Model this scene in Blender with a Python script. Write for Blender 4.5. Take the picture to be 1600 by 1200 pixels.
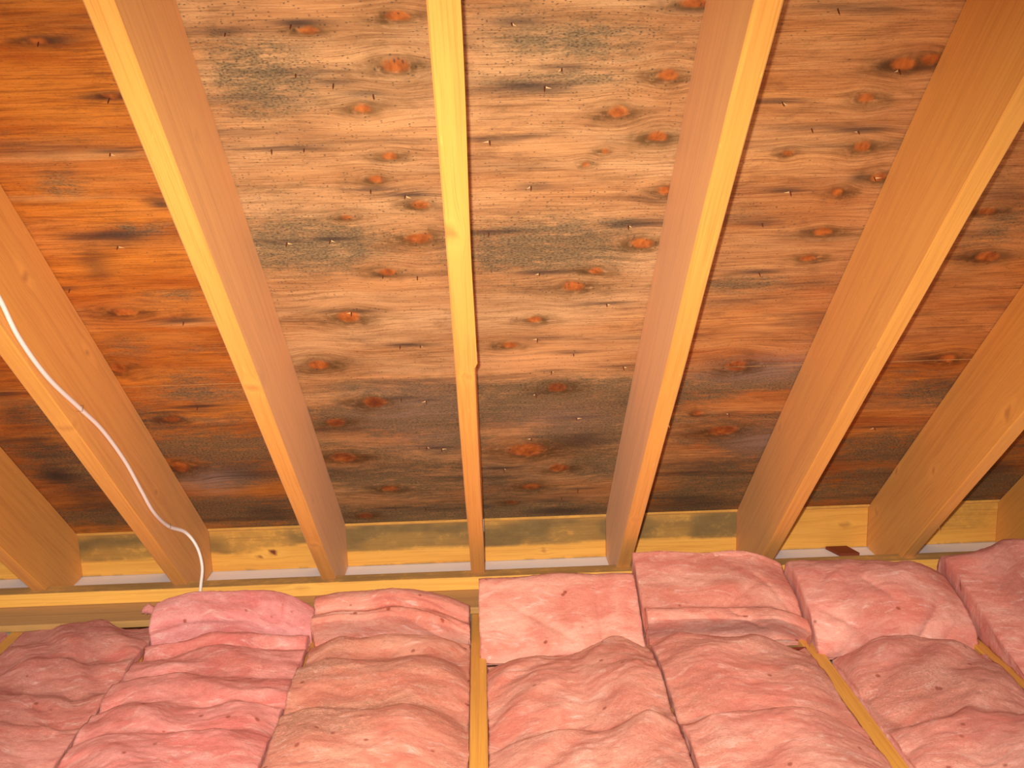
import bpy, math, random
import numpy as np
from mathutils import Matrix, Vector

for o in list(bpy.data.objects):
    bpy.data.objects.remove(o, do_unlink=True)
scene = bpy.context.scene
COL = scene.collection
H = 1.301                       # eye height above the ceiling boards the joists carry

# ------------------------------------------------------------------ camera, light, exposure
RIGHT = (0.999076, -0.033173, -0.027320)
DOWN = (-0.033262, -0.194358, -0.980367)
FWD = (0.027212, 0.980370, -0.195282)
cam_data = bpy.data.cameras.new('camera')
cam_data.sensor_width = 36.0
cam_data.lens = 1550.0 / 1600.0 * 36.0
cam_data.clip_start = 0.02
cam = bpy.data.objects.new('camera', cam_data)
COL.objects.link(cam)
cam.matrix_world = Matrix((
    (RIGHT[0], -DOWN[0], -FWD[0], 0.0),
    (RIGHT[1], -DOWN[1], -FWD[1], 0.0),
    (RIGHT[2], -DOWN[2], -FWD[2], H),
    (0, 0, 0, 1)))
scene.camera = cam

world = bpy.data.worlds.new('attic_air')
scene.world = world
world.use_nodes = True
bg = world.node_tree.nodes['Background']
bg.inputs['Color'].default_value = (1.0, 0.88, 0.74, 1)
bg.inputs['Strength'].default_value = 0.42

flash = bpy.data.lights.new('camera_flash', 'SPOT')     # the flash, a few centimetres left of and above the lens
flash.energy = 215.0
flash.color = (1.0, 0.955, 0.90)
flash.shadow_soft_size = 0.012
flash.spot_size = math.radians(104)
flash.spot_blend = 1.0
flash_ob = bpy.data.objects.new('camera_flash', flash)
COL.objects.link(flash_ob)
flash_ob.matrix_world = cam.matrix_world @ Matrix.Translation((-0.032, 0.03, -0.01)) @ Matrix.Rotation(math.radians(2), 4, 'Y') @ Matrix.Rotation(math.radians(-19), 4, 'X')

scene.view_settings.view_transform = 'Standard'
scene.view_settings.look = 'None'
scene.view_settings.gamma = 1.0
scene.view_settings.use_curve_mapping = False
scene.view_settings.exposure = 0.5

# ------------------------------------------------------------------ measures (metres, eye at the origin)
SL = 0.769986                    # roof pitch
HB = 1.06427                       # eye to the plane of the rafters' lower faces
D = 0.22375                         # rafter depth
NRM = np.array([0.0, math.sin(SL), math.cos(SL)])      # up through the roof
DR = np.array([0.0, math.cos(SL), -math.sin(SL)])      # down the slope
RX = {'L3': -1.2526, 'L2': -0.863, 'L1': -0.4539, 'C': -0.0375, 'R1': 0.372, 'R2': 0.7736, 'R3': 1.1788}
PLATE_Y0, PLATE_Y1, PLATE_Z = 2.596, 2.648, -1.059
LEDGE_Z = PLATE_Z - 0.038
JOIST_Z = -1.117
FASCIA_Y = 2.866
SOFFIT_Z = -1.121
SEAM_S = 1.952

# ------------------------------------------------------------------ numpy noise
def _lattice(ix, iy, seed):
    h = (ix.astype(np.int64) * 374761393 + iy.astype(np.int64) * 668265263 + seed * 1442695041) & 0x7fffffff
    h = ((h ^ (h >> 13)) * 1274126177) & 0x7fffffff
    h = (h ^ (h >> 16)) & 0x7fffffff
    return (h % 100003) / 100003.0

def vnoise(x, y, seed=0):
    x = np.asarray(x, float); y = np.asarray(y, float)
    ix = np.floor(x); iy = np.floor(y)
    fx = x - ix; fy = y - iy
    fx = fx * fx * (3 - 2 * fx); fy = fy * fy * (3 - 2 * fy)
    a = _lattice(ix, iy, seed); b = _lattice(ix + 1, iy, seed)
    c = _lattice(ix, iy + 1, seed); d = _lattice(ix + 1, iy + 1, seed)
    return (a * (1 - fx) + b * fx) * (1 - fy) + (c * (1 - fx) + d * fx) * fy

def fbm(x, y, seed=0, octv=4, gain=0.5):
    s = 0; a = 1; t = 0
    for i in range(octv):
        s = s + a * (vnoise(x * 2 ** i, y * 2 ** i, seed + 17 * i) - 0.5)
        t += a; a *= gain
    return s / t * 2

def smooth(a, b, x):
    t = np.clip((x - a) / (b - a), 0, 1)
    return t * t * (3 - 2 * t)

# ------------------------------------------------------------------ object helpers
def mk(name, verts, faces, mat, parent=None, attrs=None, label=None, cat=None, group=None, kind=None, shade=True, color=None):
    v = np.array(verts, float)
    if parent is None:
        org = np.array([(v[:, 0].min() + v[:, 0].max()) / 2, (v[:, 1].min() + v[:, 1].max()) / 2, v[:, 2].min()])
    else:
        org = np.array([0.0, 0.0, 0.0])
        p = parent
        while p is not None:
            org = org + np.array(p.location) - np.array([0, 0, H if p.parent is None else 0]); p = p.parent
    v = v - org
    me = bpy.data.meshes.new(name)
    me.from_pydata(v.tolist(), [], faces)
    if attrs:
        for k, a in attrs.items():
            a = np.asarray(a, np.float32)
            if a.ndim == 2:
                at = me.attributes.new(k, 'FLOAT_VECTOR', 'POINT'); at.data.foreach_set('vector', a.ravel())
            else:
                at = me.attributes.new(k, 'FLOAT', 'POINT'); at.data.foreach_set('value', a)
    if shade:
        me.polygons.foreach_set('use_smooth', [True] * len(me.polygons))
    me.materials.append(mat)
    me.update()
    o = bpy.data.objects.new(name, me)
    COL.objects.link(o)
    if parent is None:
        o.location = (org[0], org[1], org[2] + H)
    else:
        o.parent = parent
    tag(o, label, cat, group, kind)
    if color: o.color = color
    return o

def tag(o, label=None, cat=None, group=None, kind=None):
    if label: o['label'] = label
    if cat: o['category'] = cat
    if group: o['group'] = group
    if kind: o['kind'] = kind

def bump_knots(l, t, knots):
    """knot core and grain warp for a board; l along the grain, t across it"""
    core = np.zeros_like(l); ring = np.zeros_like(l); warp = t.copy()
    for k in knots:
        kl, kt, a, b = k[:4]
        w = k[4] if len(k) > 4 else 1.0
        jit = 0.25 * fbm((l - kl) / a * 0.9 + 7 * kl, (t - kt) / b * 0.9 + 3, int(1000 * abs(kl)) % 97, 2)
        r = np.sqrt(((l - kl) / a) ** 2 + ((t - kt) / b) ** 2) * (1 + jit)
        core = np.maximum(core, w * (1 - smooth(0.6, 1.15, r)))
        r2 = np.sqrt(((l - kl - 0.5 * a * math.sin(kl * 77)) / (3.3 * a)) ** 2 + ((t - kt - 0.3 * b) / (1.9 * b)) ** 2) * (1 + 1.6 * jit)
        ring = np.maximum(ring, w * np.exp(-(r2 * 1.3) ** 2))
        g = np.exp(-((l - kl) / (2.6 * a)) ** 2 - ((t - kt) / (2.8 * b)) ** 2)
        warp = warp - (t - kt) * g * 0.8
    return core, ring, warp

def grid_faces(nu, nv, close_u=False):
    """vertex (i, j) at i*nv+j"""
    i = np.arange(nu - 1)[:, None]; j = np.arange(nv - 1)[None, :]
    a = (i * nv + j); q = np.stack([a, a + 1, a + nv + 1, a + nv], -1).reshape(-1, 4)
    return q.tolist()

# ------------------------------------------------------------------ materials
class NT:
    def __init__(s, name):
        s.m = bpy.data.materials.new(name); s.m.use_nodes = True
        s.t = s.m.node_tree; s.b = s.t.nodes['Principled BSDF']
    def n(s, kind, **kw):
        nd = s.t.nodes.new(kind)
        for k, v in kw.items(): setattr(nd, k, v)
        return nd
    def put(s, sock, v):
        if isinstance(v, bpy.types.NodeSocket): s.t.links.new(v, sock)
        elif isinstance(v, (tuple, list)) and len(v) == 3 and sock.type == 'RGBA': sock.default_value = (*v, 1)
        else: sock.default_value = v
    def attr(s, name, vec=False):
        a = s.n('ShaderNodeAttribute'); a.attribute_name = name
        return a.outputs['Vector' if vec else 'Fac']
    def math(s, op, a, b=0.0, clamp=False):
        m = s.n('ShaderNodeMath', operation=op); m.use_clamp = clamp
        s.put(m.inputs[0], a); s.put(m.inputs[1], b)
        return m.outputs[0]
    def scale(s, vec, sc):
        m = s.n('ShaderNodeMapping'); s.put(m.inputs['Vector'], vec); m.inputs['Scale'].default_value = sc
        return m.outputs[0]
    def noise(s, vec, scale=1.0, detail=4.0, rough=0.55, dist=0.0):
        x = s.n('ShaderNodeTexNoise'); s.put(x.inputs['Vector'], vec)
        x.inputs['Scale'].default_value = scale; x.inputs['Detail'].default_value = detail
        x.inputs['Roughness'].default_value = rough; x.inputs['Distortion'].default_value = dist
        return x.outputs['Fac']
    def ramp(s, f, a, b):
        m = s.n('ShaderNodeMapRange'); m.interpolation_type = 'SMOOTHSTEP'
        s.put(m.inputs['Value'], f); s.put(m.inputs['From Min'], a); s.put(m.inputs['From Max'], b)
        return m.outputs['Result']
    def mix(s, f, a, b, mode='MIX'):
        m = s.n('ShaderNodeMix', data_type='RGBA'); m.blend_type = mode
        s.put(m.inputs['Factor'], f); s.put(m.inputs[6], a); s.put(m.inputs[7], b)
        return m.outputs[2]
    def vor(s, vec, scale):
        x = s.n('ShaderNodeTexVoronoi'); s.put(x.inputs['Vector'], vec); x.inputs['Scale'].default_value = scale
        return x.outputs['Distance'], x.outputs['Color']
    def finish(s, col, rough, h=None, strength=0.3, dist=0.002, spec=0.3):
        s.put(s.b.inputs['Base Color'], col); s.put(s.b.inputs['Roughness'], rough)
        s.b.inputs['Specular IOR Level'].default_value = spec
        if h is not None:
            bp = s.n('ShaderNodeBump'); bp.inputs['Strength'].default_value = strength; bp.inputs['Distance'].default_value = dist
            s.put(bp.inputs['Height'], h); s.put(s.b.inputs['Normal'], bp.outputs[0])
        return s.m

def lin(r, g, b):
    f = lambda c: (c / 255 / 12.92) if c / 255 <= 0.04045 else ((c / 255 + 0.055) / 1.055) ** 2.4
    return (f(r), f(g), f(b))

def plywood_material():
    t = NT('moldy_plywood')
    g = t.attr('gco', True)
    tone, mold, dark, pale = t.attr('tone'), t.attr('mold'), t.attr('dark'), t.attr('pale')
    knot, ring, spot = t.attr('knot'), t.attr('ring'), t.attr('spot')
    fine = t.noise(t.scale(g, (11, 380, 1)), 1, 3, 0.6)
    mid = t.noise(t.scale(g, (3.0, 70, 1)), 1, 6, 0.68, 0.12)
    wide = t.noise(t.scale(g, (2.0, 9, 1)), 1, 5, 0.6, 0.3)
    blot = t.noise(t.scale(g, (9, 20, 1)), 1, 9, 0.78, 0.4)
    line = t.noise(t.scale(g, (7, 170, 1)), 1, 4, 0.7, 0.1)
    pep = t.noise(t.scale(g, (170, 330, 1)), 1, 3, 0.65)
    tan = t.mix(t.ramp(wide, 0.3, 0.7), lin(176, 128, 80), lin(212, 166, 114))
    orange = t.mix(t.ramp(wide, 0.3, 0.7), lin(178, 90, 22), lin(214, 130, 44))
    col = t.mix(tone, tan, orange)
    col = t.mix(t.math('MULTIPLY', t.ramp(mid, 0.45, 0.75), 0.42), col, t.mix(tone, lin(124, 78, 42), lin(112, 50, 20)))
    col = t.mix(t.math('MULTIPLY', t.ramp(mid, 0.48, 0.28), 0.4), col, t.mix(tone, lin(216, 172, 118), lin(214, 136, 56)))
    col = t.mix(t.math('MULTIPLY', t.ramp(blot, 0.48, 0.68), 0.5), col, t.mix(tone, lin(112, 78, 46), lin(110, 60, 28)))
    col = t.mix(t.math('MULTIPLY', t.ramp(fine, 0.5, 0.66), 0.4), col, t.mix(tone, lin(100, 68, 42), lin(100, 50, 22)))
    col = t.mix(t.math('MULTIPLY', t.ramp(line, 0.50, 0.66), 0.42), col, t.mix(tone, lin(100, 68, 40), lin(98, 48, 20)))
    col = t.mix(t.math('MULTIPLY', t.ramp(line, 0.47, 0.33), 0.35), col, t.mix(tone, lin(226, 182, 126), lin(220, 142, 66)))
    col = t.mix(t.math('MULTIPLY', t.ramp(pep, 0.54, 0.72), 0.45), col, lin(92, 60, 36))
    col = t.mix(t.math('MULTIPLY', t.math('MULTIPLY', pale, t.ramp(mid, 0.75, 0.40)), 0.8), col, t.mix(tone, lin(228, 164, 104), lin(222, 168, 104)))
    # mould: grey-green bloom broken up by the grain
    br = t.noise(t.scale(g, (20, 62, 1)), 1, 9, 0.82)
    mf = t.math('MULTIPLY', t.ramp(mold, 0.0, 0.75), t.ramp(t.math('ADD', br, t.math('MULTIPLY', mold, 0.20)), 0.47, 0.70))
    col = t.mix(t.math('MULTIPLY', mf, 0.85), col, t.mix(t.ramp(pep, 0.35, 0.65), lin(136, 116, 80), lin(68, 58, 44)))
    st = t.noise(t.scale(g, (5, 110, 1)), 1, 5, 0.66)
    df = t.math('MULTIPLY', dark, t.ramp(t.math('ADD', st, t.math('MULTIPLY', dark, 0.3)), 0.36, 0.66))
    col = t.mix(t.math('MULTIPLY', df, 0.9), col, lin(56, 44, 40))
    ash = t.attr('ash')
    col = t.mix(t.math('MULTIPLY', ash, t.ramp(mid, 0.72, 0.36)), col, lin(158, 128, 112))
    kn = t.noise(t.scale(g, (50, 130, 1)), 1, 4, 0.6)
    col = t.mix(t.math('MULTIPLY', t.math('MULTIPLY', ring, t.ramp(kn, 0.2, 0.55)), 0.9), col, t.mix(tone, lin(88, 62, 28), lin(78, 40, 16)))
    col = t.mix(t.math('MULTIPLY', knot, 0.82), col, t.mix(t.ramp(kn, 0.3, 0.75), lin(202, 110, 42), lin(132, 62, 22)))
    col = t.mix(t.math('MULTIPLY', t.math('MULTIPLY', mf, knot), 0.6), col, lin(84, 42, 24))
    # pepper of mould spots
    dvor, cvor = t.vor(t.scale(g, (1, 1.6, 1)), 150)
    sep = t.n('ShaderNodeSeparateColor'); t.put(sep.inputs[0], cvor)
    pk = t.math('MULTIPLY', t.ramp(dvor, 0.42, 0.12), t.math('LESS_THAN', sep.outputs[0], t.math('MULTIPLY', spot, 0.55)))
    col = t.mix(t.math('MULTIPLY', pk, 0.75), col, lin(66, 60, 46))
    h = t.math('ADD', t.math('MULTIPLY', fine, 0.6), t.math('MULTIPLY', mid, 0.8))
    h = t.math('ADD', h, line)
    return t.finish(col, 0.72, h, 0.5, 0.0015, 0.25)

def lumber_material(name, light, deep, streak, rough=0.55, mouldy=False):
    t = NT(name)
    g = t.attr('gco', True)
    fine = t.noise(t.scale(g, (5, 420, 420)), 1, 3, 0.6)
    mid = t.noise(t.scale(g, (1.0, 55, 55)), 1, 4, 0.6, 0.35)
    wide = t.noise(t.scale(g, (1.2, 8, 8)), 1, 3, 0.5)
    col = t.mix(wide, light, deep)
    col = t.mix(t.math('MULTIPLY', t.ramp(mid, 0.46, 0.70), 0.30), col, streak)
    col = t.mix(t.math('MULTIPLY', t.ramp(fine, 0.48, 0.68), 0.38), col, streak)
    fl = t.noise(t.scale(g, (26, 190, 190)), 1, 2, 0.5)
    col = t.mix(t.math('MULTIPLY', t.ramp(fl, 0.70, 0.78), 0.4), col, tuple(min(1.0, c * 1.35) for c in light))
    ring, knot = t.attr('ring'), t.attr('knot')
    col = t.mix(t.math('MULTIPLY', ring, 0.45), col, tuple(min(1.0, c * 1.25) for c in light))
    col = t.mix(t.math('MULTIPLY', knot, 0.85 if mouldy else 0.7), col, lin(112, 48, 26) if mouldy else lin(176, 108, 52))
    t.b.inputs['Sheen Weight'].default_value = 0.13
    t.b.inputs['Sheen Roughness'].default_value = 0.45
    t.b.inputs['Sheen Tint'].default_value = (1, 0.84, 0.66, 1)
    if mouldy:
        mold = t.attr('mold')
        br = t.noise(t.scale(g, (16, 26, 26)), 1, 6, 0.75)
        mf = t.math('MULTIPLY', mold, t.ramp(t.math('ADD', br, t.math('MULTIPLY', mold, 0.25)), 0.38, 0.68))
        col = t.mix(t.math('MULTIPLY', mf, 0.9), col, t.mix(br, lin(138, 114, 66), lin(58, 46, 28)))
    h = t.math('ADD', t.math('MULTIPLY', fine, 0.4), mid)
    return t.finish(col, rough, h, 0.22, 0.0012, 0.35)

def fiberglass_material():
    t = NT('pink_fiberglass')
    g = t.attr('gco', True)
    info = t.n('ShaderNodeObjectInfo')
    big = t.noise(t.scale(g, (6, 11, 9)), 1, 6, 0.62, 0.8)
    med = t.noise(t.scale(g, (14, 44, 30)), 1, 6, 0.7, 1.0)
    fib = t.noise(t.scale(g, (110, 240, 160)), 1, 6, 0.78, 1.6)
    clump = t.noise(t.scale(g, (30, 62, 30)), 1, 6, 0.75, 1.2)
    col = t.mix(t.ramp(big, 0.32, 0.70), lin(212, 130, 112), lin(234, 176, 156))
    col = t.mix(1.0, col, info.outputs['Color'], 'MULTIPLY')
    col = t.mix(t.math('MULTIPLY', t.ramp(med, 0.52, 0.74), 0.65), col, lin(246, 208, 192))
    col = t.mix(t.math('MULTIPLY', t.ramp(med, 0.46, 0.24), 0.5), col, lin(192, 88, 80))
    col = t.mix(t.math('MULTIPLY', t.ramp(fib, 0.50, 0.70), 0.40), col, lin(164, 88, 70))
    col = t.mix(t.math('MULTIPLY', t.ramp(fib, 0.48, 0.30), 0.32), col, lin(244, 196, 176))
    col = t.mix(t.math('MULTIPLY', t.ramp(clump, 0.55, 0.75), 0.30), col, lin(176, 108, 84))
    dust = t.attr('dust')
    col = t.mix(t.math('MULTIPLY', dust, t.ramp(fib, 0.35, 0.65)), col, lin(150, 104, 74))
    dv, cv = t.vor(t.scale(g, (1, 1, 1)), 17)
    sep = t.n('ShaderNodeSeparateColor'); t.put(sep.inputs[0], cv)
    fleck = t.math('MULTIPLY', t.ramp(t.math('ADD', dv, t.math('MULTIPLY', fib, 0.16)), 0.20, 0.13), t.math('LESS_THAN', sep.outputs[0], 0.75))
    col = t.mix(t.math('MULTIPLY', fleck, 0.75), col, lin(140, 58, 34))
    h = t.math('ADD', t.math('MULTIPLY', fib, 0.7), t.math('ADD', t.math('MULTIPLY', clump, 0.9), t.math('MULTIPLY', med, 0.7)))
    t.b.inputs['Sheen Weight'].default_value = 0.12
    t.b.inputs['Sheen Tint'].default_value = (1, 0.8, 0.75, 1)
    return t.finish(col, 0.95, h, 0.6, 0.004, 0.1)

def plain(name, col, rough=0.5, metallic=0.0, var=0.12, sc=40, spec=0.4):
    t = NT(name)
    co = t.n('ShaderNodeTexCoord').outputs['Object']
    n = t.noise(co, sc, 4, 0.6)
    c = t.mix(t.math('MULTIPLY', n, var * 2), col, tuple(x * 0.5 for x in col))
    t.b.inputs['Metallic'].default_value = metallic
    return t.finish(c, rough, n, 0.1, 0.001, spec)

M_PLY = plywood_material()
M_RAFT = lumber_material('rafter_lumber', lin(232, 166, 76), lin(220, 146, 60), lin(184, 110, 44))
M_JOIST = lumber_material('joist_lumber', lin(226, 168, 74), lin(210, 146, 54), lin(178, 112, 40))
M_PLATE = lumber_material('plate_lumber', lin(244, 190, 92), lin(232, 166, 70), lin(196, 124, 48), 0.6, True)
M_LEDGE = lumber_material('ledge_lumber', lin(196, 152, 88), lin(176, 132, 74), lin(140, 100, 56), 0.8)
M_BLOCK = lumber_material('blocking_lumber', lin(236, 178, 82), lin(224, 156, 60), lin(180, 110, 38), 0.65, True)
M_PINK = fiberglass_material()
M_WHITE = plain('white_vinyl', lin(246, 246, 250), 0.45, var=0.05)
M_CABLE = plain('white_cable_jacket', lin(240, 226, 214), 0.4, var=0.04)
M_RUST = plain('rusty_steel', lin(112, 58, 30), 0.7, 0.25, 0.4, 900)
M_STAPLE = plain('staple_steel', lin(190, 180, 165), 0.35, 0.9, 0.05)
M_SPLINT = plain('raw_splinter', lin(214, 164, 106), 0.7, var=0.2, sc=300)
M_BRICK = plain('dark_red_paint', lin(128, 56, 26), 0.7, var=0.15, sc=120)
M_GYP = plain('ceiling_board', lin(200, 190, 170), 0.9, var=0.1, sc=12)

# ------------------------------------------------------------------ roof sheathing (ceiling > plywood_panel > nail, wood_splinter)
KNOTS = [
 (-0.1128, 0.9586, 0.0174, 0.0102), (-0.1252, 1.05, 0.0243, 0.0164), (-0.1875, 1.137, 0.0148, 0.0096),
 (-0.1547, 1.2452, 0.0145, 0.0092), (-0.1831, 1.3005, 0.0137, 0.0097), (-0.1088, 1.3699, 0.019, 0.012),
 (-0.118, 1.4624, 0.0247, 0.0168), (-0.1886, 1.5622, 0.018, 0.0122), (-0.2867, 1.708, 0.0272, 0.0206),
 (-0.3805, 1.8864, 0.0246, 0.0209), (-0.2706, 2.0545, 0.0278, 0.0237), (-0.3768, 2.1451, 0.0254, 0.0188),
 (-0.3827, 2.3285, 0.0337, 0.0248), (-0.277, 2.517, 0.0251, 0.0199), (-0.366, 2.6898, 0.0207, 0.0175),
 (-0.2492, 1.3988, 0.0107, 0.007), (-0.2532, 0.98, 0.0155, 0.0058), (0.3362, 0.947, 0.0245, 0.009),
 (0.3159, 1.0825, 0.019, 0.0131), (0.2394, 1.1582, 0.0174, 0.0127), (0.3153, 1.2155, 0.0191, 0.0135),
 (0.3444, 1.3491, 0.0144, 0.0119), (0.3197, 1.4968, 0.0218, 0.0155), (0.2251, 1.2468, 0.008, 0.0061),
 (0.1932, 1.2782, 0.0069, 0.0063), (0.233, 1.578, 0.0172, 0.0103), (0.1898, 1.6261, 0.0255, 0.0172),
 (0.1123, 1.7382, 0.0154, 0.0117), (0.0595, 1.8321, 0.0188, 0.0126), (0.1732, 2.0184, 0.0233, 0.0203),
 (0.1039, 2.3215, 0.0515, 0.0355), (0.1961, 2.4299, 0.0267, 0.0227), (0.1221, 2.5366, 0.0238, 0.0202),
 (0.0677, 2.6353, 0.0169, 0.0128), (0.6996, 1.0723, 0.0214, 0.013), (0.7418, 1.0633, 0.017, 0.0116),
 (0.6586, 1.1414, 0.0143, 0.0112), (0.6872, 1.2528, 0.0163, 0.0125), (0.5562, 1.2635, 0.0093, 0.0078),
 (0.741, 1.3312, 0.0146, 0.0118), (0.6734, 1.3672, 0.0111, 0.0104), (0.6755, 1.4783, 0.0207, 0.0115),
 (0.6666, 1.5576, 0.0147, 0.0102), (0.5953, 1.9462, 0.0263, 0.0249), (0.6213, 2.2518, 0.0378, 0.0238),
 (0.5385, 2.1588, 0.0116, 0.0128), (-0.7491, 1.6681, 0.0235, 0.0132), (-0.8291, 1.8731, 0.0183, 0.0206),
 (-0.7712, 2.1032, 0.02, 0.0152), (-0.8182, 2.3499, 0.0233, 0.0286), (-0.6619, 0.9882, 0.0171, 0.0058),
 (-0.587, 1.0971, 0.0142, 0.0052), (1.0462, 1.5689, 0.0273, 0.0145), (0.9833, 1.4324, 0.018, 0.0111),
 (1.1018, 1.9459, 0.0221, 0.0167)]
MOLD = [
 (-0.3503, 1.0722, 0.0812, 0.0658, 0.9), (-0.4014, 0.991, 0.0581, 0.0356, 0.35), (-0.3366, 1.4771, 0.1483, 0.0875, 1.0),
 (-0.3805, 1.3253, 0.0689, 0.0502, 0.35), (0.1399, 1.0088, 0.131, 0.0367, 0.8), (0.1083, 0.9589, 0.0978, 0.023, 0.4),
 (0.1647, 1.0882, 0.1263, 0.0292, 0.55), (0.1382, 1.4983, 0.1788, 0.0836, 0.95), (0.2596, 1.4382, 0.0748, 0.0221, 0.8),
 (0.0628, 1.6052, 0.1329, 0.0536, 0.4), (-0.1884, 2.0958, 0.2057, 0.1129, 0.95), (-0.3027, 2.0003, 0.1062, 0.0517, 0.8),
 (-0.1017, 2.2621, 0.1004, 0.069, 0.8), (-0.3576, 2.4406, 0.105, 0.0614, 0.9), (0.1759, 2.0831, 0.2243, 0.0867, 1.0),
 (0.2976, 2.4338, 0.0898, 0.0932, 0.8), (0.2395, 2.2125, 0.1002, 0.0878, 0.9), (-0.2509, 2.4299, 0.1933, 0.1778, 0.6),
 (0.0672, 2.5323, 0.2022, 0.1679, 0.35), (0.1835, 2.71, 0.2533, 0.0724, 0.7), (-0.2732, 2.6714, 0.2076, 0.0706, 0.6),
 (0.65, 1.988, 0.142, 0.0577, 0.75), (0.7331, 2.3384, 0.0888, 0.0807, 0.6), (0.48, 1.4204, 0.1126, 0.0292, 0.4),
 (0.6514, 2.6197, 0.1738, 0.1318, 0.6), (0.5466, 1.6286, 0.1096, 0.0438, 0.3), (0.5743, 2.0845, 0.0649, 0.0617, 0.3),
 (-0.7481, 1.2946, 0.0556, 0.0353, 0.7), (-0.6391, 1.4178, 0.0829, 0.0215, 0.7), (-0.6223, 1.618, 0.0904, 0.0298, 0.6),
 (-0.6835, 1.9488, 0.1025, 0.0723, 0.6), (-0.6819, 2.2547, 0.1303, 0.0858, 0.5), (-0.7194, 2.4127, 0.1196, 0.095, 0.6),
 (-0.7842, 1.7997, 0.0689, 0.0544, 0.5), (-0.7967, 2.5848, 0.1979, 0.0753, 0.6), (-1.1223, 2.3817, 0.0664, 0.0813, 0.6),
 (-0.6462, 1.8074, 0.0974, 0.0371, 0.4), (1.1247, 2.3842, 0.11, 0.099, 0.7), (1.0933, 2.5726, 0.1162, 0.0848, 0.6),
 (1.118, 2.1188, 0.0841, 0.0636, 0.35), (1.0248, 1.4708, 0.0655, 0.0786, 0.4), (1.0088, 2.6067, 0.0779, 0.0864, 0.4),
 (1.4655, 2.5812, 0.0788, 0.1754, 0.4)]
DARK = [
 (-0.6615, 0.9871, 0.0305, 0.0058, 1.0), (-0.598, 1.0994, 0.0345, 0.0065, 0.9), (-0.7028, 1.4294, 0.0652, 0.0162, 0.8),
 (-0.7503, 1.5159, 0.0319, 0.0512, 0.55), (-0.5884, 1.3469, 0.0252, 0.01, 0.9), (-0.6317, 1.7013, 0.0667, 0.0113, 0.8),
 (-1.1554, 2.3791, 0.0563, 0.0512, 1.0), (-1.1447, 2.2216, 0.063, 0.0665, 0.5), (-1.1117, 2.4978, 0.1034, 0.1204, 0.6),
 (-0.677, 2.3788, 0.0846, 0.044, 0.6), (0.1338, 1.1004, 0.0633, 0.0093, 0.6), (-0.3697, 0.9802, 0.0482, 0.0069, 0.5),
 (0.0609, 1.2095, 0.0555, 0.0089, 0.6), (-0.3214, 1.2225, 0.0768, 0.0074, 0.55), (0.1084, 1.3314, 0.059, 0.0117, 0.6),
 (0.2849, 1.443, 0.05, 0.0111, 0.6), (-0.1029, 1.3364, 0.0351, 0.01, 0.6), (0.2355, 2.2858, 0.0855, 0.0489, 0.6),
 (0.6868, 1.0719, 0.0235, 0.0104, 1.0), (0.6338, 0.9731, 0.0606, 0.007, 0.6), (0.619, 1.2069, 0.0798, 0.0074, 0.6),
 (0.6561, 1.4774, 0.031, 0.0115, 0.5), (0.701, 1.3297, 0.0169, 0.0134, 0.9), (0.5548, 1.4508, 0.0381, 0.0093, 0.5),
 (0.56, 1.6949, 0.0844, 0.0137, 0.5), (1.0462, 1.5689, 0.0683, 0.0166, 0.7), (0.9862, 1.3796, 0.0502, 0.0177, 0.5),
 (1.0388, 1.9423, 0.0788, 0.0222, 0.6), (1.1618, 2.0619, 0.0992, 0.0303, 0.5), (0.5868, 2.4556, 0.1099, 0.0626, 0.5),
 (0.6041, 2.6796, 0.1371, 0.0533, 0.7), (0.964, 2.446, 0.0741, 0.0466, 0.4), (0.2025, 2.7028, 0.1162, 0.0222, 0.8),
 (0.1995, 2.6335, 0.0759, 0.0171, 0.6), (-0.1214, 2.6625, 0.1133, 0.0217, 0.5), (0.3157, 1.2185, 0.0271, 0.0135, 0.8),
 (0.3324, 0.9536, 0.0394, 0.0114, 0.8), (1.4497, 2.5205, 0.0773, 0.0573, 0.6), (-1.1246, 2.0348, 0.0443, 0.1194, 0.5),
 (-0.837, 2.1142, 0.0616, 0.0245, 0.5), (-0.6251, 2.6416, 0.0918, 0.0429, 0.5), (-0.459, 2.414, 0.1037, 0.0375, 0.4)]
PALE = [
 (-0.6997, 1.2237, 0.1187, 0.0104, 0.9), (-0.7714, 1.3262, 0.1016, 0.0065, 0.6), (0.1232, 1.8895, 0.1339, 0.0589, 1.0),
 (0.2101, 1.8557, 0.0441, 0.0258, 0.5), (-0.1735, 1.5937, 0.1177, 0.0294, 0.6), (-0.2061, 1.6562, 0.134, 0.0354, 0.35),
 (-0.7599, 2.4361, 0.0772, 0.061, 0.9), (-0.6213, 1.7133, 0.0805, 0.0114, 0.7), (-0.7275, 2.1154, 0.0929, 0.0122, 0.6),
 (-0.2299, 1.4174, 0.1088, 0.0089, 0.4), (-0.229, 0.9498, 0.086, 0.0226, 0.5), (-0.1569, 1.1801, 0.0976, 0.0437, 0.45),
 (-0.3485, 1.2783, 0.0675, 0.0126, 0.4), (0.1283, 1.2342, 0.1016, 0.0214, 0.35), (0.1325, 1.3457, 0.1191, 0.0341, 0.35),
 (0.4832, 1.2022, 0.0791, 0.0452, 0.2), (0.5986, 1.8146, 0.0738, 0.0201, 0.5), (0.5689, 2.1451, 0.0828, 0.019, 0.4),
 (0.1505, 2.2798, 0.1362, 0.0772, 0.35), (0.5563, 1.5465, 0.0795, 0.0203, 0.3), (-0.206, 1.9449, 0.1948, 0.0082, 1.0),
 (0.156, 1.975, 0.2002, 0.0112, 1.0)]
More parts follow.
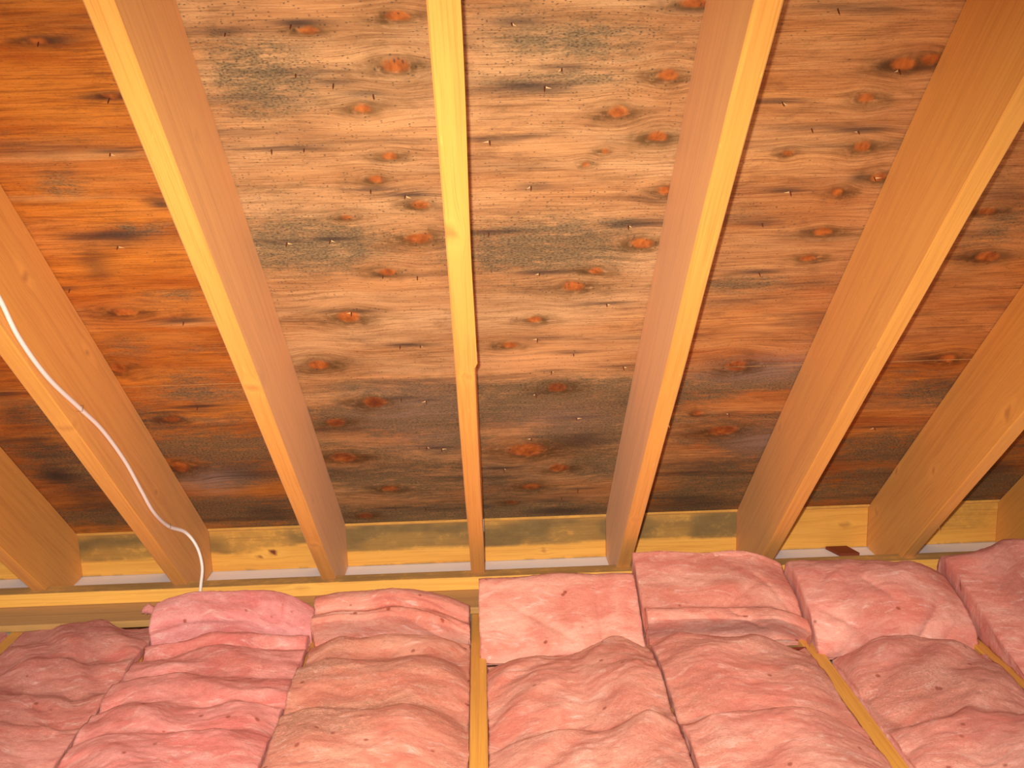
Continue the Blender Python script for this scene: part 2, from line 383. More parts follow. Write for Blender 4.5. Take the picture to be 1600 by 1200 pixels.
ASH = [
 (-0.7599, 2.4361, 0.0824, 0.0649, 1.0), (0.6596, 1.9609, 0.125, 0.0509, 0.9), (0.7381, 2.3213, 0.0848, 0.065, 0.8),
 (-0.1884, 2.0958, 0.1421, 0.0935, 0.4), (0.1631, 2.1655, 0.1478, 0.0649, 0.35), (-0.1682, 2.2574, 0.1166, 0.0688, 0.3)]
NAILS = [
 (-0.378, 0.9823), (-0.2757, 0.9701), (-0.2854, 1.0627),
 (-0.2284, 1.0837), (-0.1672, 1.108), (-0.5928, 1.1022),
 (-0.3556, 1.2228), (-0.2995, 1.2233), (-0.6314, 1.2217),
 (-0.6963, 1.461), (-0.3738, 1.4642), (-0.2895, 1.4604),
 (-0.1966, 1.3277), (0.0588, 0.9759), (0.1406, 1.0643),
 (0.1139, 1.0997), (0.022, 1.2155), (-0.1352, 1.3451),
 (0.0966, 1.3293), (0.2874, 1.4431), (0.0174, 1.4535),
 (-0.2002, 1.5739), (-0.1305, 1.5792), (0.119, 1.5808),
 (0.5604, 0.9642), (0.6961, 1.0838), (0.5831, 1.2071),
 (0.668, 1.216), (0.5835, 1.3619), (0.5758, 1.6004),
 (0.5493, 1.4487), (0.7325, 1.3309), (-0.8334, 1.5865),
 (-0.6375, 1.7078), (-0.6966, 2.0508), (-0.2792, 1.6925),
 (-0.1873, 1.8208), (-0.1417, 1.8233), (0.2664, 1.6913),
 (0.2054, 1.876), (0.1212, 1.8107), (0.1579, 1.9449),
 (0.3265, 1.9359), (0.1227, 2.0442), (-0.2043, 2.0441),
 (-0.1446, 2.0567), (0.2299, 2.1636), (-0.1584, 2.2853),
 (-0.1204, 2.2984), (0.1163, 2.2604), (0.0437, 2.4222),
 (0.2117, 2.6134), (0.2079, 2.6945), (0.2575, 2.5635),
 (-0.2745, 2.6453), (-0.1868, 2.6527), (1.027, 2.2661),
 (0.6205, 2.1673), (0.5171, 1.1465), (-0.6628, 0.9905)]

def roof_pt(X, s, h):
    X = np.asarray(X, float); s = np.asarray(s, float); h = np.asarray(h, float) + 0 * s
    return np.stack([X + 0 * s, NRM[1] * h + DR[1] * s, NRM[2] * h + DR[2] * s], -1)

def blobs(X, S, lst, seed, soft=1.0):
    f = np.zeros_like(X)
    wx = 0.03 * fbm(X * 9, S * 16, seed, 4); ws = 0.012 * fbm(X * 8 + 50, S * 22, seed + 3, 4)
    for (x, s, a, b, w) in lst:
        r2 = ((X + wx - x) / a) ** 2 + ((S + ws - s) / b) ** 2
        f = np.maximum(f, w * np.exp(-r2 * soft * 0.9))
    return f

def sheathing_fields(X, S):
    core, ring, warp = bump_knots(X, S, KNOTS)
    tone = 0.12 + 0.88 * smooth(RX['L1'] + 0.01, RX['L1'] - 0.01, X) + 0.34 * smooth(RX['R1'] - 0.01, RX['R1'] + 0.01, X) + 0.2 * smooth(RX['R2'] - 0.01, RX['R2'] + 0.01, X)
    low = smooth(SEAM_S, SEAM_S + 0.01, S)
    tone = tone + 0.22 * smooth(SEAM_S - 0.1, SEAM_S + 0.1, S) * (X > RX['L1']) + 0.35 * fbm(X * 2.2, S * 9, 5, 4)
    mold = blobs(X, S, MOLD, 11, 0.8)
    mold = mold + 0.42 * smooth(SEAM_S - 0.01, SEAM_S + 0.06, S) * (X > RX['L1'] - 1) * (0.6 + 1.4 * fbm(X * 3.0 + 4, S * 8, 23, 4)) + 0.5 * np.clip(fbm(X * 1.8, S * 11, 21, 4), 0, 1)
    mold = mold + 0.3 * smooth(2.50, 2.74, S) * (0.7 + fbm(X * 5, S * 6, 27, 3))
    dark = blobs(X, S, DARK, 31, 0.9)
    for k, (x, s) in enumerate(NAILS):
        rr = random.Random(k)
        a = 0.035 + 0.05 * rr.random(); off = (rr.random() - 0.5) * 0.03
        dark = np.maximum(dark, (0.5 + 0.5 * rr.random()) * np.exp(-((X - x - off) / a) ** 2 - ((S - s + 0.003) / 0.008) ** 2))
    dark = dark + 1.0 * np.clip(fbm(X * 2.6 + 9, S * 28, 41, 4) - 0.2, 0, 1) + 0.22 * low * np.clip(fbm(X * 3, S * 14, 43, 3) + 0.2, 0, 1)
    pale = blobs(X, S, PALE, 51, 1.0)
    spot = 0.02 + 0.75 * blobs(X, S, MOLD, 61, 0.35) + 0.35 * ((X > RX['L1']) & (X < RX['R1'])) * smooth(2.0, 1.2, S) * (0.5 + 0.9 * np.clip(fbm(X * 4, S * 8, 71, 3), -0.4, 1))
    spot = spot * (1 - 0.8 * (X < RX['L1'])) * (1 - 0.6 * low)
    gco = np.stack([X, warp + 0.006 * fbm(X * 5, S * 12, 81, 3), 0 * X], -1)
    c = np.clip
    return dict(knot=core, ring=c(ring * 1.15 - core * 0.25, 0, 1), tone=c(tone, 0, 1), mold=c(mold, 0, 1), dark=c(dark, 0, 1), pale=c(pale, 0, 1), ash=c(blobs(X, S, ASH, 57, 1.0), 0, 1), spot=c(spot, 0, 1), gco=gco)

def panel(x0, x1, s0, s1, step, parent, thick=0.0125, seed=0):
    nx = max(2, int((x1 - x0) / step) + 1); ns = max(2, int((s1 - s0) / step) + 1)
    xs = np.linspace(x0, x1, nx); ss = np.linspace(s0, s1, ns)
    X, S = np.meshgrid(xs, ss, indexing='ij')
    X = X.ravel(); S = S.ravel()
    P = roof_pt(X, S, HB + D)
    f = grid_faces(nx, ns)
    cx = np.array([x0, x1, x1, x0]); cs = np.array([s0, s0, s1, s1])
    TP = roof_pt(cx, cs, HB + D + thick)
    BP = roof_pt(cx, cs, HB + D)
    n = len(P)
    V = np.vstack([P, TP, BP])
    f = f + [[n, n + 1, n + 2, n + 3]] + [[n + 4 + a, n + 4 + (a + 1) % 4, n + (a + 1) % 4, n + a] for a in range(4)]
    fld = sheathing_fields(np.concatenate([X, cx, cx]), np.concatenate([S, cs, cs]))
    return mk('plywood_panel', V, f, M_PLY, parent, fld)

ceiling = bpy.data.objects.new('ceiling', None)
COL.objects.link(ceiling)
ceiling.location = (0, 2.8, -0.9 + H)
tag(ceiling, 'sloping plywood roof sheathing stained by dark mould, with nail tips poking through', kind='structure')
GAP = 0.0012
PANELS = []
for (x0, x1, s0, s1, st) in ((-1.86, RX['L1'], 0.73, SEAM_S, 0.0055), (RX['L1'], 1.985, 0.73, SEAM_S, 0.0055),
                             (-1.86, RX['R1'], SEAM_S, 2.744, 0.0055), (RX['R1'], 1.985, SEAM_S, 2.744, 0.0055),
                             (-1.86, 0.3720, -0.49, 0.73, 0.05), (0.3720, 1.985, -0.49, 0.73, 0.05)):
    a = 1.5 * GAP
    PANELS.append(((x0, x1, s0, s1), panel(x0 + GAP, x1 - GAP, s0 + a, s1 - a, st, ceiling)))

def cone_nail(x, s, k):
    rr = random.Random(100 + k)
    L = 0.009 + 0.006 * rr.random(); r = 0.0013
    base = roof_pt(x, s, HB + D + 0.001)
    ax = -NRM + np.array([rr.uniform(-.15, .15), 0, rr.uniform(-.1, .1)]); ax /= np.linalg.norm(ax)
    u = np.array([1.0, 0, 0]); w = np.cross(ax, u); w /= np.linalg.norm(w)
    V = []
    for q, (d_, rad) in enumerate(((0, r), (L * 0.65, r), (L, 0.0002))):
        for i in range(6):
            a = i * math.pi / 3
            V.append(base + ax * d_ + rad * (u * math.cos(a) + w * math.sin(a)))
    F = [[q * 6 + i, q * 6 + (i + 1) % 6, q * 6 + 6 + (i + 1) % 6, q * 6 + 6 + i] for q in range(2) for i in range(6)] + [[12 + i for i in range(6)]]
    for (x0, x1, s0, s1), po in PANELS:
        if x0 <= x < x1 and s0 <= s < s1:
            mk('nail', V, F, M_RUST, po, shade=False)
            if rr.random() < 0.6:          # chips of veneer pushed out by the point
                sg = rr.choice((-1, 1)); l2 = 0.006 + 0.009 * rr.random()
                b0 = roof_pt(x + sg * 0.002, s, HB + D); b1 = roof_pt(x + sg * 0.003, s + 0.0035, HB + D)
                tip = roof_pt(x + sg * l2, s + rr.uniform(-.003, .004), HB + D - 0.0015 - 0.004 * rr.random())
                b2 = roof_pt(x + sg * 0.002, s + 0.002, HB + D - 0.0025)
                mk('wood_splinter', [b0, b1, b2, tip], [[0, 1, 3], [1, 2, 3], [2, 0, 3], [0, 2, 1]], M_SPLINT, po, shade=False)
            return
for k, (x, s) in enumerate(NAILS):
    cone_nail(x, s, k)

# ------------------------------------------------------------------ boards
def ring_section(w, h, bev, step):
    """rounded rectangle, counter-clockwise, w along x centred, h along y from 0"""
    pts = []
    def edge(a, b, n):
        for i in range(n):
            t = i / n
            pts.append((a[0] + (b[0] - a[0]) * t, a[1] + (b[1] - a[1]) * t))
    x = w / 2
    nw = max(2, int(w / step)); nh = max(2, int(h / step))
    edge((-x + bev, 0), (x - bev, 0), nw); edge((x - bev, 0), (x, bev), 1)
    edge((x, bev), (x, h - bev), nh); edge((x, h - bev), (x - bev, h), 1)
    edge((x - bev, h), (-x + bev, h), nw); edge((-x + bev, h), (-x, h - bev), 1)
    edge((-x, h - bev), (-x, bev), nh); edge((-x, bev), (-x + bev, 0), 1)
    return np.array(pts)

def loft(sec, stations, place, mat, name, knots=(), seed=0, mould=None, **kw):
    """sec (n,2) ring lofted through stations; place(l, a, b) -> points; knots (l, side coordinate, rl, rt, face): 'side' on both broad faces or 'edge' on the lower face"""
    n = len(sec); m = len(stations)
    L = np.repeat(np.array(stations, float), n); A = np.tile(sec[:, 0], m); B = np.tile(sec[:, 1], m)
    V = place(L, A, B)
    F = []
    for i in range(m - 1):
        for j in range(n):
            k = (j + 1) % n
            F.append([i * n + j, i * n + k, (i + 1) * n + k, (i + 1) * n + j])
    F.append(list(range(n))[::-1]); F.append([(m - 1) * n + j for j in range(n)])
    sk = [k[:4] + (k[5] if len(k) > 5 else 1.0,) for k in knots if k[4] == 'side']
    ek = [k[:4] + (k[5] if len(k) > 5 else 1.0,) for k in knots if k[4] == 'edge']
    core, ring, wb = bump_knots(L, B, sk)
    c2, r2, wa = bump_knots(L, A, ek)
    hmax = sec[:, 1].max()
    onedge = (B < 0.006); onside = ~onedge
    core = np.where(onside, core, 0); ring = np.where(onside, ring, 0); wb = np.where(onside, wb, B)
    core = np.where(onedge, c2, core); ring = np.where(onedge, r2, ring); wa = np.where(onedge, wa, A)
    wob = 0.006 * fbm(L * 1.3, B * 12 + A * 30, seed, 3)
    gco = np.stack([L + seed * 3.1, wa + wob + seed * 0.37, wb + wob], -1)
    at = dict(knot=core, ring=np.clip(ring - core * 0.5, 0, 1), gco=gco)
    at['mold'] = mould(L, A, B) if mould is not None else np.zeros_like(L)
    o = mk(name, V, F, mat, attrs=at, **kw)
    o.data.polygons[-1].use_smooth = False; o.data.polygons[-2].use_smooth = False
    md = o.modifiers.new('edges', 'EDGE_SPLIT'); md.split_angle = math.radians(32)
    return o

def rafter(xc, knots, seed, label, sway=0.0):
    sec = ring_section(0.038, D - 0.0006, 0.0025, 0.011)
    st = np.concatenate([np.arange(-0.45, 0.8, 0.05), np.arange(0.8, 2.50, 0.016), np.arange(2.50, 3.06, 0.012)])
    def place(L, A, B):
        P = roof_pt(xc + A + sway * np.sin((L - 0.9) * 1.7) + 0.0012 * fbm(L * 2.5, 0 * L + seed, seed, 2), L, HB + B + (0.0016 * fbm(L * 3, 0 * L + 5 + seed, seed + 3, 2)) * (B < 0.02))
        y, z = P[:, 1], P[:, 2]
        seat = np.where(y < PLATE_Y1 + 0.001, PLATE_Z + 0.0006, SOFFIT_Z + 0.003)
        P[:, 2] = np.where(y > PLATE_Y0 - 0.02, np.maximum(z, seat), z)
        # plumb cut at the tail
        cut = FASCIA_Y + 0.06
        P[:, 2] = np.where(y > cut, np.clip(P[:, 2] + (y - cut) * math.tan(SL), None, HB / math.cos(SL) + D / math.cos(SL) - cut * math.tan(SL) - 0.002), P[:, 2])
        P[:, 1] = np.minimum(y, cut)
        return P
    return loft(sec, st, place, M_RAFT, 'rafter', knots, seed, label=label, cat='rafter', group='roof rafters')

RAFT = {}
RAFT['L3'] = rafter(RX['L3'], [(2.1, 0.1, 0.012, 0.007, 'side')], 1, 'dim rafter at far left, left of the rafter carrying the white cable')
RAFT['L2'] = rafter(RX['L2'], [(1.44, 0.138, 0.016, 0.009, 'side'), (1.747, 0.178, 0.014, 0.008, 'side'), (2.274, 0.114, 0.01, 0.006, 'side'), (1.76, 0.004, 0.012, 0.012, 'side', 0.5), (1.757, 0.004, 0.012, 0.02, 'edge', 0.6)], 2, 'wooden rafter with a white cable stapled along its side')
RAFT['L1'] = rafter(RX['L1'], [(1.09, 0.118, 0.02, 0.009, 'side', 0.35), (0.82, 0.19, 0.02, 0.008, 'side', 0.8), (1.626, 0.016, 0.03, 0.014, 'side', 0.4), (1.628, 0.0, 0.012, 0.018, 'edge', 0.8), (2.21, 0.045, 0.025, 0.01, 'side', 0.4), (2.38, 0.0, 0.008, 0.012, 'edge', 0.7)], 3, 'wooden rafter between the cable rafter and the thin splintered middle rafter')
RAFT['C'] = rafter(RX['C'], [(1.20, -0.012, 0.022, 0.012, 'edge', 0.9), (1.62, 0.004, 0.009, 0.007, 'edge', 0.5)], 4, 'middle rafter seen edge-on with a splintered right edge')
RAFT['R1'] = rafter(RX['R1'], [(1.3, 0.1, 0.03, 0.004, 'side', 0.2), (1.83, 0.012, 0.006, 0.004, 'edge', 0.5), (2.3, 0.0, 0.006, 0.012, 'edge', 0.5)], 5, 'wooden rafter right of the splintered middle rafter, above the tallest pink batt')
RAFT['R2'] = rafter(RX['R2'], [(1.5, 0.03, 0.006, 0.004, 'side', 0.6), (2.2, 0.2, 0.012, 0.006, 'side', 0.6)], 6, 'broad-faced rafter just left of the small dark red block')
RAFT['R3'] = rafter(RX['R3'], [(1.886, 0.034, 0.018, 0.012, 'side'), (2.50, 0.21, 0.013, 0.009, 'side'), (2.29, 0.10, 0.012, 0.009, 'side'), (2.707, 0.183, 0.012, 0.008, 'side')], 7, 'rafter with several round knots just right of the small dark red block')
RAFT['R4'] = rafter(1.582, [], 8, 'dim rafter at the far right edge, mostly out of view')

# the sliver still standing on the right edge of the middle rafter, torn off half way down
def splinter():
    st = np.concatenate([np.arange(0.6, 1.55, 0.02), [1.56, 1.57, 1.58, 1.586]])
    V = []
    for l in st:
        w = 0.0035 + 0.0012 * math.sin(l * 9)
        if l > 1.565: w *= max(0.08, (1.588 - l) / 0.023) * 1.5
        x0 = RX['C'] + 0.0165; x1 = RX['C'] + 0.019 + w
        for (x, h) in ((x0, -0.0008), (x1, -0.0004), (x1, 0.024), (x0, 0.024)):
            V.append(roof_pt(x, l, HB + h))
    F = []
    for i in range(len(st) - 1):
        for j in range(4):
            k = (j + 1) % 4
            F.append([i * 4 + j, i * 4 + k, i * 4 + 4 + k, i * 4 + 4 + j])
    F += [[3, 2, 1, 0], [len(V) - 4 + j for j in range(4)]]
    V = np.array(V)
    g = np.stack([np.repeat(st, 4) + 12.4, np.tile([0, 0.004, 0.004, 0], len(st)) + 1.49, np.tile([0, 0, 0.024, 0.024], len(st))], -1)
    z = np.zeros(len(V))
    mk('splinter', V, F, M_RAFT, RAFT['C'], dict(gco=g, knot=z, ring=z, mold=z), shade=False, label='sliver of wood torn loose along the edge')
splinter()

for (k, l, dx, ln) in (('C', 2.04, 1, 0.012), ('C', 1.205, 1, 0.010), ('R1', 1.83, 1, 0.006), ('R3', 2.42, 1, 0.016), ('R2', 1.56, -1, 0.010)):
    xe = xs_edge = RX[k] + dx * 0.0185
    V = [roof_pt(xe, l, HB + 0.0005), roof_pt(xe, l + 0.006, HB + 0.0005), roof_pt(xe, l + 0.003, HB + 0.004), roof_pt(xe + dx * 0.003, l + 0.003 + ln, HB - 0.004)]
    mk('wood_splinter', V, [[0, 1, 3], [1, 2, 3], [2, 0, 3], [0, 2, 1]], M_SPLINT, RAFT[k], shade=False)

def plank_x(name, x0, x1, y0, y1, z0, z1, mat, seed, knots=(), mould=None, step=0.012, lstep=0.02, bev=0.002, **kw):
    """board running along x; broad front face toward the viewer"""
    sec = ring_section(y1 - y0, z1 - z0, bev, step)
    st = np.linspace(x0, x1, max(3, int((x1 - x0) / lstep)))
    yc = (y0 + y1) / 2
    def place(L, A, B):
        return np.stack([L, yc + A, z0 + B], -1)
    return loft(sec, st, place, mat, name, knots, seed, mould, **kw)

plank_x('top_plate', -1.9, 2.05, PLATE_Y0, PLATE_Y1, PLATE_Z - 0.038, PLATE_Z, M_PLATE, 21, mould=lambda L, A, B: np.where(B > 0.0375, 0.75, 0.0) * (0.8 + 0.4 * fbm(L * 5, A * 40, 77, 3)), knots=[(-0.52, 0.02, 0.02, 0.009, 'side', 0.3)], label='long yellow wooden plate the rafter ends rest on', cat='beam')
plank_x('ledge_board', -1.9, 2.05, 2.478, PLATE_Y1 + 0.0, LEDGE_Z - 0.019, LEDGE_Z - 0.0004, M_LEDGE, 22, label='flat brownish board under the long yellow plate, behind the pink batts', cat='board')

# blocking between the rafter tails
order = ['L4', 'L3', 'L2', 'L1', 'C', 'R1', 'R2', 'R3', 'R4']
xs_all = dict(RX); xs_all['R4'] = 1.582; xs_all['L4'] = -1.655
BL = {
 ('L4', 'L3'): (0.3, 0.0, 'shadowed blocking board at far left, beyond the dim left rafter'),
 ('L3', 'L2'): (0.75, 0.0, 'blocking board blotched with dark mould, directly left of the cable rafter'),
 ('L2', 'L1'): (0.6, 0.0, 'yellowish blocking board with two dark red knots, right of the white cable'),
 ('L1', 'C'): (0.95, 0.0, 'blocking board with a grey mould band, left of the splintered middle rafter'),
 ('C', 'R1'): (0.95, 0.0, 'blocking board with grey mould right of the splintered middle rafter'),
 ('R1', 'R2'): (0.85, 0.0, 'blocking board with black speckled mould above the tallest pink batt'),
 ('R2', 'R3'): (0.06, 0.0, 'clean orange blocking board above the small dark red block'),
 ('R3', 'R4'): (0.25, 0.0, 'blocking board in shade at far right, above the right-hand batt'),
}
zt = HB / math.cos(SL) + D / math.cos(SL) - FASCIA_Y * math.tan(SL) - 0.0015
for i in range(len(order) - 1):
    a, b = order[i], order[i + 1]
    amt, _, lab = BL[(a, b)]
    x0 = xs_all[a] + 0.0198; x1 = xs_all[b] - 0.0198
    def mould(L, A, B, x0=x0, x1=x1, amt=amt, i=i):
        u = (L - x0) / (x1 - x0); v = B / (zt - SOFFIT_Z)
        line = 0.37 + 0.03 * fbm(L * 6, 0 * L, 90 + i, 2)
        if i == 2: line = 0.45 + 0.18 * fbm(L * 8, 0 * L, 90 + i, 3)
        m = amt * smooth(line - 0.03, line + 0.03, v) * (0.6 + 0.9 * np.clip(fbm(L * 7 + i, B * 15, 95 + i, 3) + 0.3, 0, 1.2))
        m = m * (1 - 0.45 * smooth(0.8, 1.0, v))
        m = np.where(m > 0.02, m + 0.22 * amt * smooth(line - 0.03, line + 0.03, v), m)
        return np.clip(m + 0.5 * smooth(0.06, 0.0, v) * (fbm(L * 25, 0 * L, 99 + i, 2) > 0), 0, 1)
    kn = []
    if i == 2: kn = [(-0.70, 0.043, 0.007, 0.006, 'side', 1.3), (-0.655, 0.055, 0.014, 0.007, 'side', 1.3)]
    if i == 6: kn = [(1.09, 0.075, 0.02, 0.008, 'side', 0.5)]
    if i == 4: kn = [(0.16, 0.03, 0.01, 0.006, 'side', 0.5)]
    bo = plank_x('blocking_board', x0, x1, FASCIA_Y, FASCIA_Y + 0.034, SOFFIT_Z + 0.0008, zt, M_BLOCK, 30 + i, kn, mould, 0.008, 0.01, 0.0015, label=lab, cat='board', group='blocking boards between the rafter tails')
    # thin lip of veneer along its upper edge
    V = []; zl = zt + FASCIA_Y * 0
    for x in (x0, x1):
        for (y, z) in ((FASCIA_Y - 0.006, zt + 0.0055), (FASCIA_Y - 0.006, zt - 0.002), (FASCIA_Y - 0.0004, zt - 0.006), (FASCIA_Y - 0.0004, zt - 0.0005)):
            V.append((x, y, z))
    F = [[0, 1, 5, 4], [1, 2, 6, 5], [2, 3, 7, 6], [3, 0, 4, 7], [3, 2, 1, 0], [4, 5, 6, 7]]
    z8 = np.zeros(8)
    mk('edge_lip', V, F, M_BLOCK, bo, dict(gco=np.array(V) * 1.0, knot=z8, ring=z8, mold=z8 + 0.35), shade=False)

# white soffit seen over the plate, and the dark red block on it
def boxv(x0, x1, y0, y1, z0, z1):
    V = [(x, y, z) for x in (x0, x1) for y in (y0, y1) for z in (z0, z1)]
    F = [[0, 1, 3, 2], [4, 6, 7, 5], [0, 4, 5, 1], [2, 3, 7, 6], [0, 2, 6, 4], [1, 5, 7, 3]]
    return V, F
V, F = boxv(-1.9, 2.05, PLATE_Y1 + 0.002, FASCIA_Y + 0.12, SOFFIT_Z - 0.006, SOFFIT_Z)
mk('trim_1', V, F, M_WHITE, shade=False, label='white soffit strip running behind the rafter ends', kind='structure')
V = [(1.030, 2.862, SOFFIT_Z), (1.095, 2.862, SOFFIT_Z), (1.112, 2.80, SOFFIT_Z), (1.052, 2.80, SOFFIT_Z)]
V = V + [(x, y, z + 0.009) for x, y, z in V]
mk('painted_block', V, [[3, 2, 1, 0], [4, 5, 6, 7], [0, 1, 5, 4], [1, 2, 6, 5], [2, 3, 7, 6], [3, 0, 4, 7]], M_BRICK, shade=False, label='small dark red block lying on the white soffit strip', cat='block')

# ------------------------------------------------------------------ joists and ceiling board
JL = {'L3': 'floor joist in the lower left corner, left of the darkest pink batt', 'L2': 'floor joist hidden between the two left-hand pink batts', 'L1': 'floor joist covered by batts, under the rafter left of middle',
      'C': 'floor joist in plain view between the batts below the middle rafter', 'R1': 'floor joist peeping out left of the tallest pink batt', 'R2': 'floor joist showing as a diagonal strip right of the tallest batt', 'R3': 'short glimpse of floor joist near the right edge, left of the right-hand batt', 'R4': 'floor joist at far right beyond the last batt', 'L4': 'floor joist at far left outside the view'}
for i, k in enumerate(['L3', 'L2', 'L1', 'C', 'R1', 'R2', 'R3']):
    xc = xs_all[k]
    sec = ring_section(0.038, 0.184, 0.0025, 0.012)
    st = np.arange(0.9, 2.85, 0.03)
    def place(L, A, B, xc=xc):
        return np.stack([xc + A, L, JOIST_Z - 0.184 + B], -1)
    loft(sec, st, place, M_JOIST, 'floor_joist', [], 50 + i, label=JL[k], cat='joist', group='floor joists')
V, F = boxv(-1.95, 2.1, 0.6, 2.95, -H - 0.012, -H)
mk('floor', V, F, M_GYP, shade=False, label='ceiling board under the joists', kind='structure')

# ------------------------------------------------------------------ pink fibreglass batts
def batt(name, x0, x1, prof, label, seed, zl, zr, pl=3.0, pr=3.0, tint=(1, 1, 1), yskew=0.0, amp=1.0, inl=None, inr=None, dust=0.55, zbase=None, steer=0.0, bow=0.0, creases=()):
    """prof: (y, z) of the crest line from the far end to the near end; edges fall to zl / zr below the crest"""
    prof = np.array(prof, float)
    seg = np.r_[0, np.cumsum(np.hypot(np.diff(prof[:, 0]), np.diff(prof[:, 1])))]
    m = int(seg[-1] / 0.0052) + 2
    s = np.linspace(0, seg[-1], m)
    y = np.interp(s, seg, prof[:, 0]); z = np.interp(s, seg, prof[:, 1])
    ker = np.array([1, 2, 3, 2, 1.0]); ker /= ker.sum()
    for _ in range(2):
        yy = np.r_[[y[0]] * 2, y, [y[-1]] * 2]; zz = np.r_[[z[0]] * 2, z, [z[-1]] * 2]
        y = np.convolve(yy, ker, 'valid'); z = np.convolve(zz, ker, 'valid')
    ty = np.gradient(y); tz = np.gradient(z); ln = np.hypot(ty, tz) + 1e-9
    ny, nz = -tz / ln, ty / ln
    fl = np.where(nz < 0, -1, 1); ny = ny * fl; nz = nz * fl
    ny[ny > 0.3] *= 0.4
    nu = int((x1 - x0) / 0.0052) + 2
    u = np.linspace(-1, 1, nu)
    U, S = np.meshgrid(u, s, indexing='ij')
    Y = np.broadcast_to(y, U.shape).copy(); Z = np.broadcast_to(z, U.shape).copy()
    kb = max(3, int(0.085 / 0.0052)) | 1
    zs = np.convolve(np.r_[[z[0]] * (kb // 2), z, [z[-1]] * (kb // 2)], np.ones(kb) / kb, 'valid')
    md = np.clip(0.75 + 1.1 * fbm(U * 1.6 + seed * 1.9, S * 5, seed + 81, 2), 0.1, 1.25)
    far = smooth(0.10, 0.22, S) if zbase is None else np.zeros_like(S)
    Z = Z + far * (zs - Z) * (1 - md)
    NY = np.broadcast_to(ny, U.shape); NZ = np.broadcast_to(nz, U.shape)
    drop = np.where(U < 0, zl * np.abs(U) ** pl, zr * np.abs(U) ** pr)
    X = (x0 + x1) / 2 + U * (x1 - x0) / 2
    env = (1 - np.abs(U) ** 8)
    Y = Y + yskew * U + bow * U ** 2 + 0.05 * fbm(U * 1.5 + seed, S * 2.0, seed + 5, 2) * env * (1.0 if zbase is None else 0.5)
    lob = 0.020 * fbm(X * 5 + seed * 3.3, S * 9 + 2.0 * U * steer, seed, 2)
    wr = np.abs(fbm(X * 2.5 + seed, S * 20 + U * 3 * steer + 1.2 * fbm(X * 8, S * 8, seed + 2, 2), seed + 9, 3))
    lob2 = 0.0045 * (0.28 - wr)
    f1 = 0.0030 * fbm(X * 16, S * 40, seed + 21, 3)
    f2 = 0.0018 * fbm(X * 90, S * 150, seed + 31, 3, 0.6)
    dd = amp * (lob + lob2 + f1) + f2
    sc = s[int(np.argmax(z))]
    T = (S - sc) / (s[-1] - sc)
    for (u0, t0, u1, t1, dep, wd) in creases:      # pinched lines pressed into the face
        ax, ay = (u1 - u0) * 0.2, (t1 - t0) * (s[-1] - sc)
        px, py = (U - u0) * 0.2, (T - t0) * (s[-1] - sc)
        q = np.clip((px * ax + py * ay) / (ax * ax + ay * ay), 0, 1)
        dist = np.hypot(px - q * ax + 0.004 * fbm(U * 5, S * 30, seed + 3, 2), py - q * ay)
        dd = dd - dep * np.exp(-np.abs(dist) / wd) * np.sqrt(np.clip(q * (1 - q) * 4 + 0.1, 0, 1))
    Y = Y + NY * dd; Z = Z + NZ * dd - drop
    rag = 0.0015 * fbm(S * 30, 0 * S + seed, seed + 41, 3)
    X = X + rag * np.sign(U) * (np.abs(U) > 0.97)
    zb = -H + 0.004 if zbase is None else zbase
    inl = x0 if inl is None else inl; inr = x1 if inr is None else inr
    jt = JOIST_Z + 0.0015 if zbase is None else zbase + 0.004
    Z = np.maximum(Z, jt + 0.004)
    rowsX, rowsY, rowsZ = [], [], []
    def addrow(xv, Yv, Zv):
        rowsX.append(np.full(m, xv) if np.isscalar(xv) else xv); rowsY.append(Yv); rowsZ.append(Zv)
    NS = 8                                  # rows of each side wall
    def side(i, sg, up):
        ks = range(1, NS + 1)
        for k in (reversed(ks) if up else ks):
            t_ = k / NS
            ex = 0.0035 * fbm(y * 30 + 3 * k * 0.13, 0 * y + k * 0.55, seed + 71, 3) - 0.004 * t_
            addrow(X[i] + sg * ex, Y[i] * (1 - t_) + y * t_, Z[i] * (1 - t_) + jt * t_)
    addrow(inl, y, np.full(m, zb)); addrow(inl, y, np.full(m, jt))
    side(0, -1, True)
    for i in range(nu):
        addrow(X[i], Y[i], Z[i])
    side(-1, 1, False)
    addrow(inr, y, np.full(m, jt)); addrow(inr, y, np.full(m, zb))
    XX = np.array(rowsX); YY = np.array(rowsY); ZZ = np.array(rowsZ)
    n = len(XX)
    V = np.stack([XX, YY, ZZ], -1).reshape(-1, 3)
    F = [q[::-1] for q in grid_faces(n, m)]
    F.append([i * m for i in range(n)])
    F.append([i * m + m - 1 for i in range(n)][::-1])
    SS = np.broadcast_to(s, (n, m))
    ext = 1 + 0.03 * np.arange(1, NS + 3)
    uu = np.concatenate([-ext[::-1], u, ext]) * (x1 - x0) / 2
    g = np.stack([np.broadcast_to(uu[:, None], (n, m)) + seed * 1.7, SS + 0.02 * fbm(uu[:, None] * 9 + 0 * SS, SS * 9, seed + 51, 3), ZZ * 0 + seed], -1).reshape(-1, 3)
    # dust settles on what lies flat and on the crests
    up = np.concatenate([np.zeros((NS + 2, m)), np.broadcast_to(np.clip(nz, 0, 1) ** 2, (nu, m)), np.zeros((NS + 2, m))])
    dst = dust * (0.35 + 0.65 * up) * np.clip(0.55 + 0.9 * fbm(XX * 5, SS * 9, seed + 61, 3), 0, 1)
    return mk(name, V, F, M_PINK, attrs=dict(gco=g, dust=dst.ravel()), label=label, cat='insulation', group='pink fibreglass batts', color=(*tint, 1))

